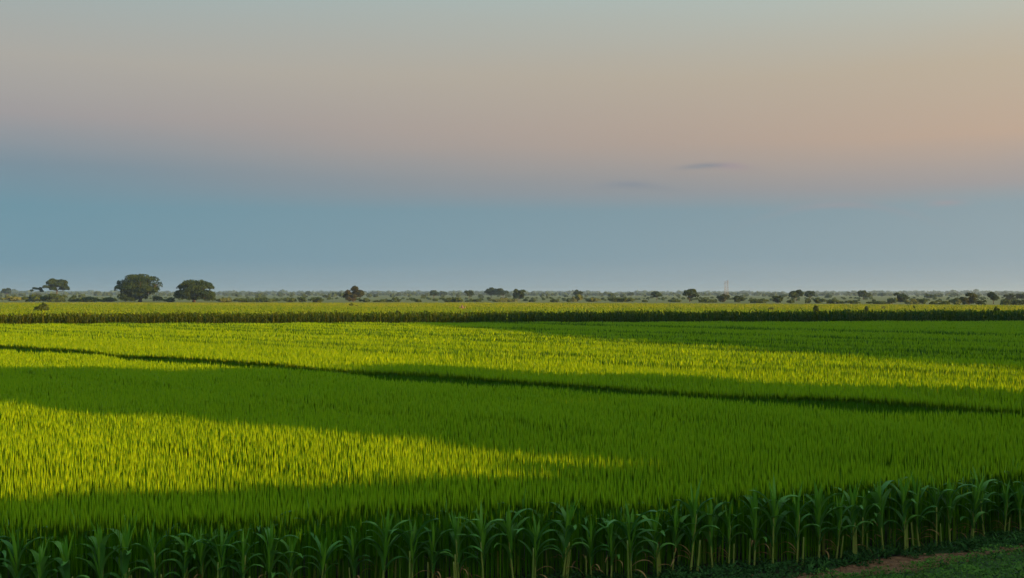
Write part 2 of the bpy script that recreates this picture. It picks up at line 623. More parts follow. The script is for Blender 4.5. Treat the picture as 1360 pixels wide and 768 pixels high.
# the second plot, beyond the diagonal gap
p2_edge = lambda x: 32.1 + np.maximum(0, x - 3) * 0.14 + 0.25 * np.sin(x * 0.45 + 1)
parts = []
for (ya, yb, sr, st, wd, nb) in ((22, 50, 0.135, 0.12, 0.019, 2), (50, 75, 0.19, 0.165, 0.028, 2), (75, 140, 0.28, 0.24, 0.045, 2)):
    x, y = grid_points(-70, 75, ya, yb, sr, st)
    k = in_view(x, y, 7.0) & (rco(x, y) > p2_edge(x)) & (y < far_y(x)) & (y < 1000)
    x, y = x[k], y[k]
    weed = ~out_of_furrows(x, y, FURROWS_2, 0.2)  # crop plants on furrow lines, coloured dark to stand for furrow shade
    h = crop_height(x, y) + np.where(weed, rng.normal(0.02, 0.05, len(x)), 0)
    full = rco(x, y) - p2_edge(x) < 1.2
    L = 0.34 + 0.10 * rng.random(len(x))
    wd_ = wd * (0.8 + 0.4 * rng.random(len(x)))
    parts.append(spikes(x[~weed], y[~weed], h[~weed], wd_[~weed], L[~weed], nb, 0.5, full[~weed]))
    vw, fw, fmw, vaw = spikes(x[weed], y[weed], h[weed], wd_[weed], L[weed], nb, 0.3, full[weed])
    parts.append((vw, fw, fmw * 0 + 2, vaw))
# dense stems on the face that looks over the gap
x, y = grid_points(-40, 28, 24, 80, 0.12, 0.12)
e = rco(x, y) - p2_edge(x)
k = in_view(x, y, 7.0) & (e > 0.05) & (e < 1.2)
x, y = x[k], y[k]
parts.append(spikes(x, y, crop_height(x, y) - 0.08, np.full(len(x), 0.016), np.full(len(x), 0.3), 2, 0.0, np.ones(len(x), bool)))
v, f, fm, va = merge(parts)
print('second crop tris', len(f))
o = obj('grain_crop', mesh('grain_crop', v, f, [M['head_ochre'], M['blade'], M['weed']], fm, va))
tag(o, 'wide middle plot of grain crop between the diagonal gap and the maize strip', 'crop', kind='stuff')


# the far plots, seen almost edge on
def far_end(x):
    return 390 - 0.56 * np.maximum(0, x) + 4 * np.sin(x * 0.03)


def ripe_edge(x):                         # golden plot lies beyond this line, to the right
    return 262 - 0.45 * x + 4 * np.sin(x * 0.05)


x, y = grid_points(-215, 190, 128, 400, 1.05, 0.8)
k = in_view(x, y, 6) & (y > far_y(x) + 9) & (y < far_end(x))
x, y = x[k], y[k]
bands = np.zeros(len(x), bool)
for c, hw in ((205, 1.2), (236, 1.5), (268, 2.2), (300, 2.5), (335, 3), (362, 3)):
    bands |= np.abs(y - 0.03 * x + 3 * np.sin(x * 0.02 + c) - c) < hw
k = ~(bands & (rng.random(len(x)) > 0.2))
x, y = x[k], y[k]
rp = y > ripe_edge(x)
for sel, mt, lab in ((~rp, 'head_far', 'far green-yellow crop plot directly behind the maize strip'),
                     (rp, 'head_ripe', 'farthest golden crop plot along the foot of the trees')):
    xx, yy = x[sel], y[sel]
    n = len(xx)
    v, f, fm, va = spikes(xx, yy, CROP_H + rng.normal(0, 0.09, n), np.full(n, 0.24), np.full(n, 0.55), 1, 0.3, np.zeros(n, bool))
    o = obj('grain_crop', mesh('grain_crop', v, f, [M[mt], M['blade']], fm, va))
    tag(o, lab, 'crop', kind='stuff')

# the tall maize strip
xa, ya_ = [], []
for row in range(9):
    xr = np.arange(-66, 74, 0.34)
    xr = xr + rng.normal(0, 0.07, len(xr))
    xa.append(xr)
    ya_.append(far_y(xr) + 3.4 + row * 0.75 + rng.normal(0, 0.08, len(xr)))
x, y = np.concatenate(xa), np.concatenate(ya_)
n = len(x)
V, F, VAR, off = [], [], [], 0
h = 2.32 + 0.002 * x + rng.normal(0, 0.14, n) + 0.10 * np.sin(x * 0.8) * np.sin(x * 0.31 + 1)
pv = np.clip(0.5 - 0.004 * x + rng.normal(0, 0.22, n), 0, 1)
base = np.stack([x, y, np.zeros(n)], 1)
for q in range(11):
    a = rng.random(n) * 6.28
    c, s = np.cos(a), np.sin(a)
    if q == 0:
        z0, z1, z2, r1, r2, bw = 0 * h, h * 0.5, h, 0.02, 0.03, 0.045
    else:
        z0 = h * (0.12 + 0.07 * q)
        z1 = z0 + 0.28 + 0.1 * rng.random(n)
        z2 = z0 + (0.05 + 0.4 * rng.random(n))
        r1, r2, bw = 0.2, 0.42, 0.06
    p0 = base + np.stack([0 * c, 0 * c, z0], 1)
    pm = base + np.stack([c * r1, s * r1, z1], 1)
    pt = base + np.stack([c * r2, s * r2, z2], 1)
    wv = np.stack([-s * bw, c * bw, 0 * c], 1)
    V.append(np.stack([p0 - wv * .6, p0 + wv * .6, pm - wv, pm + wv, pt], 1).reshape(-1, 3))
    b = off + np.arange(n) * 5
    F += [np.stack([b, b + 1, b + 3], 1), np.stack([b, b + 3, b + 2], 1), np.stack([b + 2, b + 3, b + 4], 1)]
    VAR.append(np.repeat(pv, 5))
    off += n * 5
o = obj('maize_strip', mesh('maize_strip', np.vstack(V), np.vstack(F), M['maize'], var=np.concatenate(VAR)))
tag(o, 'long dark strip of taller maize crossing the whole field', 'maize', kind='stuff')


# ------------------------------------------------------------------ corn plants of the front row
def leaf_mesh(L, wd, rise, droop, az, z0, r0=0.012, twist=0.0, seg=9, fold=0.25):
    """one arching strap leaf with a folded midrib"""
    t = np.linspace(0, 1, seg)
    ang = rise - (rise + droop) * t ** 1.35          # elevation of the blade along its length
    ds = L / (seg - 1)
    rr = r0 + np.concatenate([[0], np.cumsum(np.cos(ang[:-1]) * ds)])
    zz_ = z0 + np.concatenate([[0], np.cumsum(np.sin(ang[:-1]) * ds)])
    wprof = wd * (0.35 + 0.65 * np.sin(np.clip(t * 1.5 + 0.25, 0, 1) * np.pi / 2)) * np.clip((1 - t) * 2.6, 0, 1) ** 0.7
    wprof[-1] = 0.002
    swing = az + twist * t
    c, s = np.cos(swing), np.sin(swing)
    cen = np.stack([c * rr, s * rr, zz_], 1)
    nrm = np.stack([-c * np.sin(ang), -s * np.sin(ang), np.cos(ang)], 1)
    side = np.stack([-s, c, 0 * s], 1)
    wave = 0.06 * wd * np.sin(t * 17 + az * 5)
    lft = cen - side * wprof[:, None] / 2 + nrm * (fold * wprof + wave)[:, None]
    rgt = cen + side * wprof[:, None] / 2 + nrm * (fold * wprof - wave)[:, None]
    v = np.stack([lft, cen, rgt], 1).reshape(-1, 3)
    q = []
    for i in range(seg - 1):
        b = i * 3
        q += [(b, b + 1, b + 4, b + 3), (b + 1, b + 2, b + 5, b + 4)]
    return v, q


def make_corn(seed, n_stalk, n_leaf, n_dry, scale=1.0):
    rnd = random.Random(seed)
    root = empty('corn_plant', (0, 0, 0))
    heads = []
    for k in range(n_stalk):
        a = rnd.uniform(0, 6.28)
        r = 0.0 if k == 0 else rnd.uniform(0.05, 0.12)
        bx, by = r * math.cos(a), r * math.sin(a)
        lx, ly = rnd.uniform(-.04, .04) + bx * .1, rnd.uniform(-.04, .04)
        top = rnd.uniform(0.72, 0.86) if k == 0 else rnd.uniform(0.45, 0.7)
        m = MB()
        zs = np.linspace(-0.02, top, 9)
        pts = [(bx + lx * z, by + ly * z, z) for z in zs]
        rad = [0.017 * (1 - 0.35 * i / 8) * (1.12 if i % 2 else 1.0) for i in range(9)]
        m.tube(pts, rad, 7, rnd.random())
        m.build('stalk', M['corn_stalk'], root, True)
        heads.append((bx + lx * top, by + ly * top, top))
    # broad arching leaves
    a0 = rnd.uniform(-0.5, 0.5)
    for k in range(n_leaf):
        az = a0 + k * math.pi + rnd.uniform(-0.55, 0.55)
        z0 = 0.30 + 0.50 * k / n_leaf + rnd.uniform(-.03, .03)
        v, q = leaf_mesh(rnd.uniform(0.45, 0.72), rnd.uniform(0.065, 0.115), rnd.uniform(1.25, 1.53), rnd.uniform(-0.2, 1.3), az, z0, 0.018, rnd.uniform(-.5, .5))
        m = MB()
        m.add(v, None, q, rnd.random())
        m.build('leaf', M['corn_leaf'], root, True)
    # upright young blades at the heart
    m = MB()
    for k in range(13):
        az = rnd.uniform(0, 6.28)
        z0 = rnd.uniform(0.40, 0.80)
        v, q = leaf_mesh(rnd.uniform(0.34, 0.62), rnd.uniform(0.028, 0.05), rnd.uniform(1.30, 1.52), rnd.uniform(-1.45, -1.1), az, z0, 0.012, 0, 6)
        m.add(v, None, q, rnd.random())
    m.build('shoot', M['corn_shoot'], root, True)
    for k in range(n_dry + 1):
        az = rnd.uniform(-2.9, -0.2)
        v, q = leaf_mesh(rnd.uniform(0.25, 0.42), rnd.uniform(0.02, 0.035), rnd.uniform(0.2, 0.9), rnd.uniform(1.3, 1.55), az, rnd.uniform(0.15, 0.4), 0.02, rnd.uniform(-.6, .6), 8)
        m = MB()
        m.add(v, None, q, rnd.random())
        m.build('dry_leaf', M['dry_leaf'], root, True)
    return root


def copy_tree(o, parent=None):
    c = o.copy()
    COL.objects.link(c)
    c.parent = parent
    for ch in list(o.children):
        copy_tree(ch, c)
    return c


ONES = ['', 'first', 'second', 'third', 'fourth', 'fifth', 'sixth', 'seventh', 'eighth', 'ninth', 'tenth', 'eleventh', 'twelfth', 'thirteenth',
        'fourteenth', 'fifteenth', 'sixteenth', 'seventeenth', 'eighteenth', 'nineteenth']
TENS = {2: ('twenty', 'twentieth'), 3: ('thirty', 'thirtieth'), 4: ('forty', 'fortieth'), 5: ('fifty', 'fiftieth')}


def ordinal(n):
    if n < 20:
        return ONES[n]
    t, u = divmod(n, 10)
    return TENS[t][1] if u == 0 else TENS[t][0] + '-' + ONES[u]


KINDS = [(11, 2, 7, 1, 'two-stalked corn plant with leaves arching to both sides'),
         (23, 1, 8, 0, 'single-stalked leafy dark green corn plant'),
         (37, 2, 6, 2, 'corn plant with two withered brown lower leaves'),
         (41, 3, 7, 1, 'three-stalked bushy corn plant'),
         (59, 1, 6, 1, 'slim corn plant on one pale stalk'),
         (67, 2, 8, 1, 'dense corn plant with many drooping leaves')]
protos = [make_corn(*k_[:4]) for k_ in KINDS]
used = [False] * len(protos)
xs_front = []
xx = 12.2
rc = random.Random(5)
while xx > -8.4:
    xs_front.append(xx)
    xx -= rc.uniform(0.27, 0.46)
seq = 0
for i, xf in enumerate(xs_front):
    kk = rc.choice([j for j in range(6) if j != seq])
    seq = kk
    if i < 6:
        kk = i
    o = protos[kk] if not used[kk] else copy_tree(protos[kk])
    used[kk] = True
    yf = float(front_y(np.array(xf))) - 0.12 + rc.uniform(-0.1, 0.08)
    o.location = (xf, yf, float(ground_h(np.array(xf), np.array(yf))))
    o.rotation_euler = (rc.uniform(-.07, .07), rc.uniform(-.09, .09), rc.choice([0, math.pi]) + rc.uniform(-0.5, 0.5))
    s = rc.uniform(0.80, 1.17) * (0.97 if xf < 1 else 1.0)
    o.scale = (s, s, s * rc.uniform(0.92, 1.06))
    tag(o, KINDS[kk][4] + ', ' + ordinal(i + 1) + ' from the right in front', 'corn plant', 'corn plants along the field edge')
print('front corn', len(xs_front))
# a second row showing through the gaps of the first
xs2 = [(a + b) / 2 for a, b in zip(xs_front, xs_front[1:])]
for i, xf in enumerate(xs2):
    kk = rc.randrange(6)
    o = copy_tree(protos[kk])
    yf = float(front_y(np.array(xf))) + 0.42 + rc.uniform(-0.12, 0.12)
    o.location = (xf + rc.uniform(-.1, .1), yf, 0)
    o.rotation_euler = (rc.uniform(-.04, .04), rc.uniform(-.05, .05), rc.uniform(0, 6.28))
    s = rc.uniform(0.85, 1.05)
    o.scale = (s, s, s)
    tag(o, 'half hidden corn plant behind the ' + ordinal(i + 1) + ' front row gap from the right', 'corn plant', 'corn plants half hidden behind the front row')


# ------------------------------------------------------------------ verge: dirt track and low ground cover
path_pts = np.array([(3.6, 16.55), (4.75, 17.36), (5.5, 17.75), (6.2, 18.1), (7.0, 18.5), (7.6, 18.66), (8.15, 18.74), (8.9, 18.85), (10.5, 19.3), (13, 20.3)])
path_w = np.array([0.02, 0.12, 0.17, 0.27, 0.25, 0.13, 0.05, 0.04, 0.05, 0.08])
seg_x = np.linspace(path_pts[0, 0], path_pts[-1, 0], 90)
seg_y = np.interp(seg_x, path_pts[:, 0], path_pts[:, 1])
seg_w = np.interp(seg_x, path_pts[:, 0], path_w) * 1.5
vv, qq = [], []
for i in range(90):
    for j, tt in enumerate(np.linspace(-1, 1, 7)):
        px_, py_ = seg_x[i] - tt * seg_w[i] * 0.45, seg_y[i] + tt * seg_w[i]
        vv.append((px_, py_, float(ground_h(px_, py_)) + 0.012 + 0.012 * (1 - abs(tt)) * math.sin(i * 1.7 + j * 2.1)))
for i in range(89):
    for j in range(6):
        b = i * 7 + j
        qq.append((b, b + 7, b + 8, b + 1))
o = obj('dirt_path', mesh('dirt_path', np.array(vv), np.array(qq), M['dirt'], smooth=True))
tag(o, 'worn reddish dirt path through the low green verge', 'path', kind='structure')


def path_dist(x, y):
    py = np.interp(x, path_pts[:, 0], path_pts[:, 1])
    pw = np.interp(x, path_pts[:, 0], path_w) * 1.2
    return np.abs(y - py) * 0.86 - pw * (0.8 + 0.35 * np.sin(x * 6.1) + 0.3 * np.sin(x * 14 + y * 9)), y - py


n = 300000
x = rng.uniform(0.0, 16.5, n)
y = rng.uniform(15.0, 25, n)
pd, side = path_dist(x, y)
k = (y < front_y(x) + 0.12) & (x < 0.50 * y + 6) & (y > 15.5 + 0.1 * x) & ((pd > 0) | (rng.random(n) < 0.015))
x, y, side = x[k], y[k], side[k]
n = len(x)
clump = 0.5 + 0.5 * np.sin(x * 3.1 + 2 * np.sin(y * 2.3)) * np.sin(y * 4.3 + np.sin(x * 5))
gh = ground_h(x, y)
z = gh + 0.01 + (0.015 + 0.15 * clump ** 1.5) * rng.random(n) ** 0.8
sz = 0.018 + 0.034 * rng.random(n) ** 2
a = rng.random(n) * 6.28
tl = rng.uniform(0.1, 1.1, n)
dx, dy, dz = np.cos(a) * np.cos(tl), np.sin(a) * np.cos(tl), np.sin(tl)
ux, uy = -np.sin(a), np.cos(a)
p = np.stack([x, y, z], 1)
dv = np.stack([dx, dy, dz], 1) * sz[:, None]
uv = np.stack([ux, uy, 0 * ux], 1) * sz[:, None] * 0.45
V = np.stack([p, p + dv * 0.55 - uv, p + dv * 1.15, p + dv * 0.55 + uv], 1).reshape(-1, 3)
b = np.arange(n) * 4
Q = np.stack([b, b + 1, b + 2, b + 3], 1)
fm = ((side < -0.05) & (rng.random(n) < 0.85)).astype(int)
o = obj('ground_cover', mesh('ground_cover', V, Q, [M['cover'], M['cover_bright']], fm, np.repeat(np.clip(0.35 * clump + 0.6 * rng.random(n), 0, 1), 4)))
tag(o, 'low leafy ground cover on the verge in front of the corn', 'ground cover', kind='stuff')


g = np.random.default_rng(91)
m = MB()
for k in range(150):
    x_ = g.uniform(1.6, 10.8)
    y_ = float(front_y(np.array(x_))) - abs(g.normal(0, 0.55)) - 0.02
    pd_, sd_ = path_dist(np.array([x_]), np.array([y_]))
    if pd_[0] < 0.02:
        continue
    z_ = float(ground_h(x_, y_))
    for q in range(g.integers(5, 13)):
        az = g.uniform(0, 6.28)
        v, qd = leaf_mesh(g.uniform(0.10, 0.30), g.uniform(0.012, 0.035), g.uniform(0.7, 1.4), g.uniform(0.0, 1.2), az, z_, 0.01, g.uniform(-.4, .4), 5)
        m.add(v + np.array([x_, y_, 0]), None, qd, g.random())
o = m.build('weeds', M['cover'], None, True)
tag(o, 'scattered taller weedy tufts on the verge below the corn', 'weeds', kind='stuff')
m = MB()
for k in range(420):
    x_ = g.uniform(3.6, 9.6)
    y_ = float(np.interp(x_, path_pts[:, 0], path_pts[:, 1])) + g.normal(0, 0.2)
    r = 0.010 + 0.028 * g.random() ** 3
    th = np.arange(6) * 1.047 + g.random()
    ring = np.stack([np.cos(th) * r * g.uniform(.7, 1.3, 6), np.sin(th) * r * g.uniform(.7, 1.3, 6), np.zeros(6)], 1)
    z_ = float(ground_h(x_, y_)) + 0.012
    v = np.vstack([ring, ring * 0.65 + np.array([0, 0, r * g.uniform(.6, 1.1)]), [[0, 0, r * 1.15]]]) + np.array([x_, y_, z_])
    m.add(v, [(6 + j, 6 + (j + 1) % 6, 12) for j in range(6)], [(j, (j + 1) % 6, 6 + (j + 1) % 6, 6 + j) for j in range(6)])
o = m.build('soil_clods', M['dirt'])
tag(o, 'loose reddish soil clods lying along the dirt path', 'soil clods', kind='stuff')


# ------------------------------------------------------------------ trees and bushes
def cards(blobs, n, size, seed, inner=0.3, flat=0.0):
    """leaf clumps over and inside a set of ellipsoid boughs (cx,cy,cz,rx,ry,rz)"""
    g = np.random.default_rng(seed)
    bl = np.array(blobs, float)
    area = (bl[:, 3] * bl[:, 4] + bl[:, 3] * bl[:, 5] + bl[:, 4] * bl[:, 5])
    idx = g.choice(len(bl), n, p=area / area.sum())
    d = g.normal(0, 1, (n, 3))
    d /= np.linalg.norm(d, axis=1)[:, None]
    d[:, 2] = np.where(d[:, 2] < -0.35, -d[:, 2] * 0.6, d[:, 2])
    rr = np.where(g.random(n) < inner, g.random(n) ** 0.5, 1.0 + g.normal(0, 0.05, n))
    c = bl[idx, :3] + d * bl[idx, 3:] * rr[:, None]
    nrm = d + g.normal(0, 0.55, (n, 3))
    nrm[:, 2] += flat
    nrm /= np.linalg.norm(nrm, axis=1)[:, None]
    a = np.cross(nrm, g.normal(0, 1, (n, 3)))
    a /= np.linalg.norm(a, axis=1)[:, None] + 1e-9
    b = np.cross(nrm, a)
    s = size * (0.55 + 0.9 * g.random(n))
    a *= s[:, None]
    b *= (s * (0.5 + 0.4 * g.random(n)))[:, None]
    v = np.stack([c - a, c - a * 0.2 - b, c + a, c + a * 0.15 + b], 1).reshape(-1, 3)
    q = np.arange(n * 4).reshape(n, 4)
    var = np.clip(g.random(len(bl))[idx] * 0.6 + 0.4 * g.random(n), 0, 1)
    return v, q, np.repeat(var, 4)


def tree(name, x, y, w, h, style, mat, label, cat='tree', group=None, seed=1, n=None, card=None, z0=0.0, trunk_frac=None, stuff=False):
    g = np.random.default_rng(seed)
    root = empty(name, (x, y, z0))
    tag(root, label, cat, group)
    blobs = []
    rx = w / 2
    if style == 'dome':
        tf = 0.16
        for k in range(46):
            a, el = g.random() * 6.28, math.asin(g.uniform(-0.34, 1.0))
            r = math.cos(el) * (0.80 if el > 0 else 0.70)
            sz_ = math.sin(el)
            zz_ = 0.36 + (0.53 * sz_ if sz_ > 0 else 0.85 * sz_)
            s = g.uniform(0.13, 0.22)
            blobs.append((rx * r * math.cos(a), rx * r * math.sin(a), h * zz_, rx * s * 1.25, rx * s * 1.25, h * s * 0.62))
        for k in range(14):
            a, r = g.random() * 6.28, math.sqrt(g.random()) * .5
            blobs.append((rx * r * math.cos(a), rx * r * math.sin(a), h * g.uniform(.18, .62), rx * .32, rx * .32, h * .2))
    elif style == 'umbrella':
        tf = 0.42
        for k in range(26):
            a, r = g.random() * 6.28, math.sqrt(g.random()) * 0.82
            zz_ = 0.36 + 0.54 * (1 - r * r) * (0.35 + 0.75 * g.random())
            blobs.append((rx * r * math.cos(a), rx * r * math.sin(a), h * zz_, rx * g.uniform(.18, .30), rx * .25, h * g.uniform(.07, .13)))
    elif style == 'round':
        tf = 0.28
        for k in range(15):
            a, r = g.random() * 6.28, math.sqrt(g.random()) * 0.72
            zz_ = 0.36 + 0.46 * g.random() * math.sqrt(max(0.1, 1 - r * r))
            s = g.uniform(.22, .36)
            blobs.append((rx * r * math.cos(a), rx * r * math.sin(a), h * zz_, rx * s * 1.1, rx * s * 1.1, h * s * .55))
    elif style == 'full':                 # leafy down to the ground
        tf = 0.12
        for k in range(18):
            a, r = g.random() * 6.28, math.sqrt(g.random()) * 0.75
            zz_ = 0.10 + 0.72 * g.random() * math.sqrt(max(0.15, 1 - r * r * 0.7))
            s = g.uniform(.2, .34)
            blobs.append((rx * r * math.cos(a), rx * r * math.sin(a), h * zz_, rx * s * 1.1, rx * s * 1.1, h * s * .6))
    elif style == 'bush':
        tf = 0.05
        for k in range(11):
            a, r = g.random() * 6.28, math.sqrt(g.random()) * 0.72
            zz_ = 0.06 + 0.62 * g.random() * math.sqrt(max(0.1, 1 - r * r))
            s = g.uniform(.22, .38)
            blobs.append((rx * r * math.cos(a), rx * r * math.sin(a), h * zz_, rx * s, rx * s, h * s * .85))
    elif style == 'sparse':
        tf = 0.35
        for k in range(7):
            a, r = g.random() * 6.28, math.sqrt(g.random()) * 0.8
            blobs.append((rx * r * math.cos(a), rx * r * math.sin(a), h * g.uniform(.55, .92), rx * .2, rx * .2, h * .07))
    B = np.array(blobs)
    ext = max((np.abs(B[:, 0]) + B[:, 3]).max(), (np.abs(B[:, 1]) + B[:, 4]).max())
    kx, kz = rx / ext, h / (B[:, 2] + B[:, 5]).max()
    blobs = [(b[0] * kx, b[1] * kx, b[2] * kz, b[3] * kx, b[4] * kx, b[5] * kz) for b in blobs]
    if n is None:
        n = int(np.clip(w * h * 14 / (card or 0.4), 260, 5200))
    if card is None:
        card = 0.42
    if style == 'sparse':
        n = n // 3
    v, q, var = cards(blobs, n, card, seed + 5, 0.3)
    obj('foliage' if style == 'bush' else 'crown', mesh('crown', v, q, M[mat], var=var), root)
    m = MB()
    tr = max(0.06, 0.030 * w) if style in ('dome',) else max(0.05, 0.022 * w)
    lean = g.normal(0, 0.05, 2) * h
    ht = h * tf
    m.tube([(0, 0, -0.1), (lean[0] * .3, lean[1] * .3, ht * .5), (lean[0] * .6, lean[1] * .6, ht)], [tr * 1.4, tr, tr * .8], 7)
    top = np.array([lean[0] * .6, lean[1] * .6, ht * 0.96])
    for bl in blobs[:(9 if style != 'bush' else 5)]:
        e = np.array(bl[:3])
        mid = top + (e - top) * 0.5 + np.array([0, 0, -0.06 * h])
        m.tube([top, mid, e], [tr * .55, tr * .35, tr * .12], 5)
    m.build('trunk' if style != 'bush' else 'stem', M['bark'], root, True)
    return root


def dist_of(yb):
    return 6561.0 / (yb - HOR)


def px_tree(name, x0, x1, yt, yb, style, mat, label, d=None, seed=1, cat='tree', group=None, card=None, **kw):
    d = d or dist_of(yb)
    xc, w = at((x0 + x1) / 2, d), (x1 - x0) / F_PX * d * (1.12 if cat == 'tree' else 1.0)
    top = zat(yt, d)
    c = card or max(0.28, 0.00075 * d)
    return tree(name, xc, d, w, top, style, mat, label, cat, group, seed, card=c, n=int(np.clip(w * top * 7.0 / (c * c), 300, 12000)), **kw)


TG = 'trees scattered over the plain'
BG = 'bushes along the far field edge'
px_tree('umbrella_tree', 60, 90, 370, 397, 'umbrella', 'tree', 'flat-topped umbrella tree at the far left rising above the scrub', 800, 3, group=TG)
px_tree('bare_tree', 42, 57, 382, 397, 'sparse', 'tree', 'small half-bare tree just left of the flat-topped umbrella tree', 800, 4, group=TG)
px_tree('broad_tree', 154, 218, 364, 401.2, 'dome', 'tree', 'largest tree, a broad dark green dome on the field edge', None, 5, group=TG)
px_tree('broad_tree', 230, 285, 371.5, 401.6, 'dome', 'tree', 'second broad rounded green tree, smaller, right of the largest dome tree', None, 44, group=TG)
px_tree('brownish_tree', 457, 482, 380, 401, 'full', 'tree_red', 'dull brownish upright tree standing alone at the field edge', None, 7, group=TG)
px_tree('round_tree', 2, 15, 383, 395, 'round', 'tree', 'small far tree at the left edge of the photo', 1500, 8, group=TG)
px_tree('round_tree', 405, 412, 387, 395, 'round', 'tree', 'tiny far tree left of the brownish tree, farther one of two', 1900, 9, group=TG)
px_tree('round_tree', 441, 453, 389, 396, 'round', 'tree', 'tiny far tree left of the brownish tree, nearer one of two', 1500, 10, group=TG)
px_tree('round_tree', 569, 583, 386, 397, 'round', 'tree', 'small dark tree with a lopsided crown, left of the middle pair', 1100, 11, group=TG)
px_tree('round_tree', 584, 593, 387.5, 395, 'round', 'tree', 'tiny faint tree right beside the lopsided small dark tree', 1700, 12, group=TG)
px_tree('round_tree', 617, 629, 386, 397, 'round', 'tree', 'small round tree between the lopsided tree and the middle pair', 1000, 13, group=TG)
px_tree('round_tree', 644, 661, 382, 396, 'round', 'tree', 'left one of the touching pair of dark trees near the middle', 1050, 14, group=TG)
px_tree('round_tree', 659, 677, 383, 396, 'round', 'tree', 'right one of the touching pair of dark trees near the middle', 1040, 15, group=TG)
px_tree('round_tree', 681, 697, 384, 399, 'full', 'tree', 'dark upright tree standing just right of the touching pair', 740, 17, group=TG)
px_tree('round_tree', 762, 774, 385, 397, 'umbrella', 'tree', 'small flat-crowned tree rising over pale bushes near the middle', 950, 18, group=TG)
px_tree('round_tree', 834, 842, 389, 396, 'umbrella', 'tree', 'tiny far flat tree between two lone round trees', 1600, 19, group=TG)
px_tree('round_tree', 865, 879, 387, 400, 'round', 'tree', 'slim small tree left of the big round one near the masts', 720, 20, group=TG)
px_tree('round_tree', 906, 926, 384, 401, 'round', 'tree', 'dark round-crowned lone tree left of the two pale masts', 600, 21, group=TG)
px_tree('round_tree', 953, 970, 391, 401.5, 'full', 'tree_olive', 'squat olive tree at the foot of the two pale masts', None, 22, group=TG)
px_tree('round_tree', 973, 989, 393, 402, 'full', 'tree', 'squat dark tree just right of the pale masts', None, 23, group=TG)
px_tree('round_tree', 1025, 1041, 393, 403, 'full', 'tree', 'low rounded dark tree left of the twin tall crowns', None, 24, group=TG)
px_tree('round_tree', 1048, 1067, 385, 401, 'round', 'tree', 'larger and left one of the twin tall-crowned trees', 650, 25, group=TG)
px_tree('round_tree', 1069, 1083, 386, 401, 'round', 'tree', 'smaller and right one of the twin tall-crowned trees', 700, 26, group=TG)
px_tree('round_tree', 1138, 1155, 386, 399, 'round', 'tree', 'lone wide-crowned tree halfway between twin crowns and the clump', 800, 27, group=TG)
px_tree('round_tree', 1166, 1176, 390, 397, 'round', 'tree', 'tiny far tree right of the lone wide-crowned tree', 1400, 28, group=TG)
px_tree('round_tree', 1185, 1206, 389, 403, 'full', 'tree', 'tallest dark tree of the bushy clump on the right', 560, 29, group=TG)
px_tree('round_tree', 1228, 1242, 391.5, 401, 'round', 'tree', 'small hazy tree at the right end of the bushy clump', 900, 30, group=TG)
px_tree('round_tree', 1264, 1272, 390, 396, 'round', 'tree', 'tiny far tree just left of the two biggest right-hand trees', 1500, 31, group=TG)
px_tree('round_tree', 1275, 1299, 389, 405, 'full', 'tree_olive', 'wide olive green tree, left of the two biggest on the right', None, 32, group=TG)
px_tree('round_tree', 1311, 1328, 388, 404, 'round', 'tree', 'tall dark tree, right of the two biggest on the right', None, 33, group=TG)
px_tree('round_tree', 1334, 1350, 391, 402, 'full', 'tree', 'hazy rounded tree next to the right edge of the photo', 700, 34, group=TG)
px_tree('round_tree', 1348, 1366, 390.5, 402, 'round', 'tree', 'tree cut off by the right edge of the photo', 720, 35, group=TG)

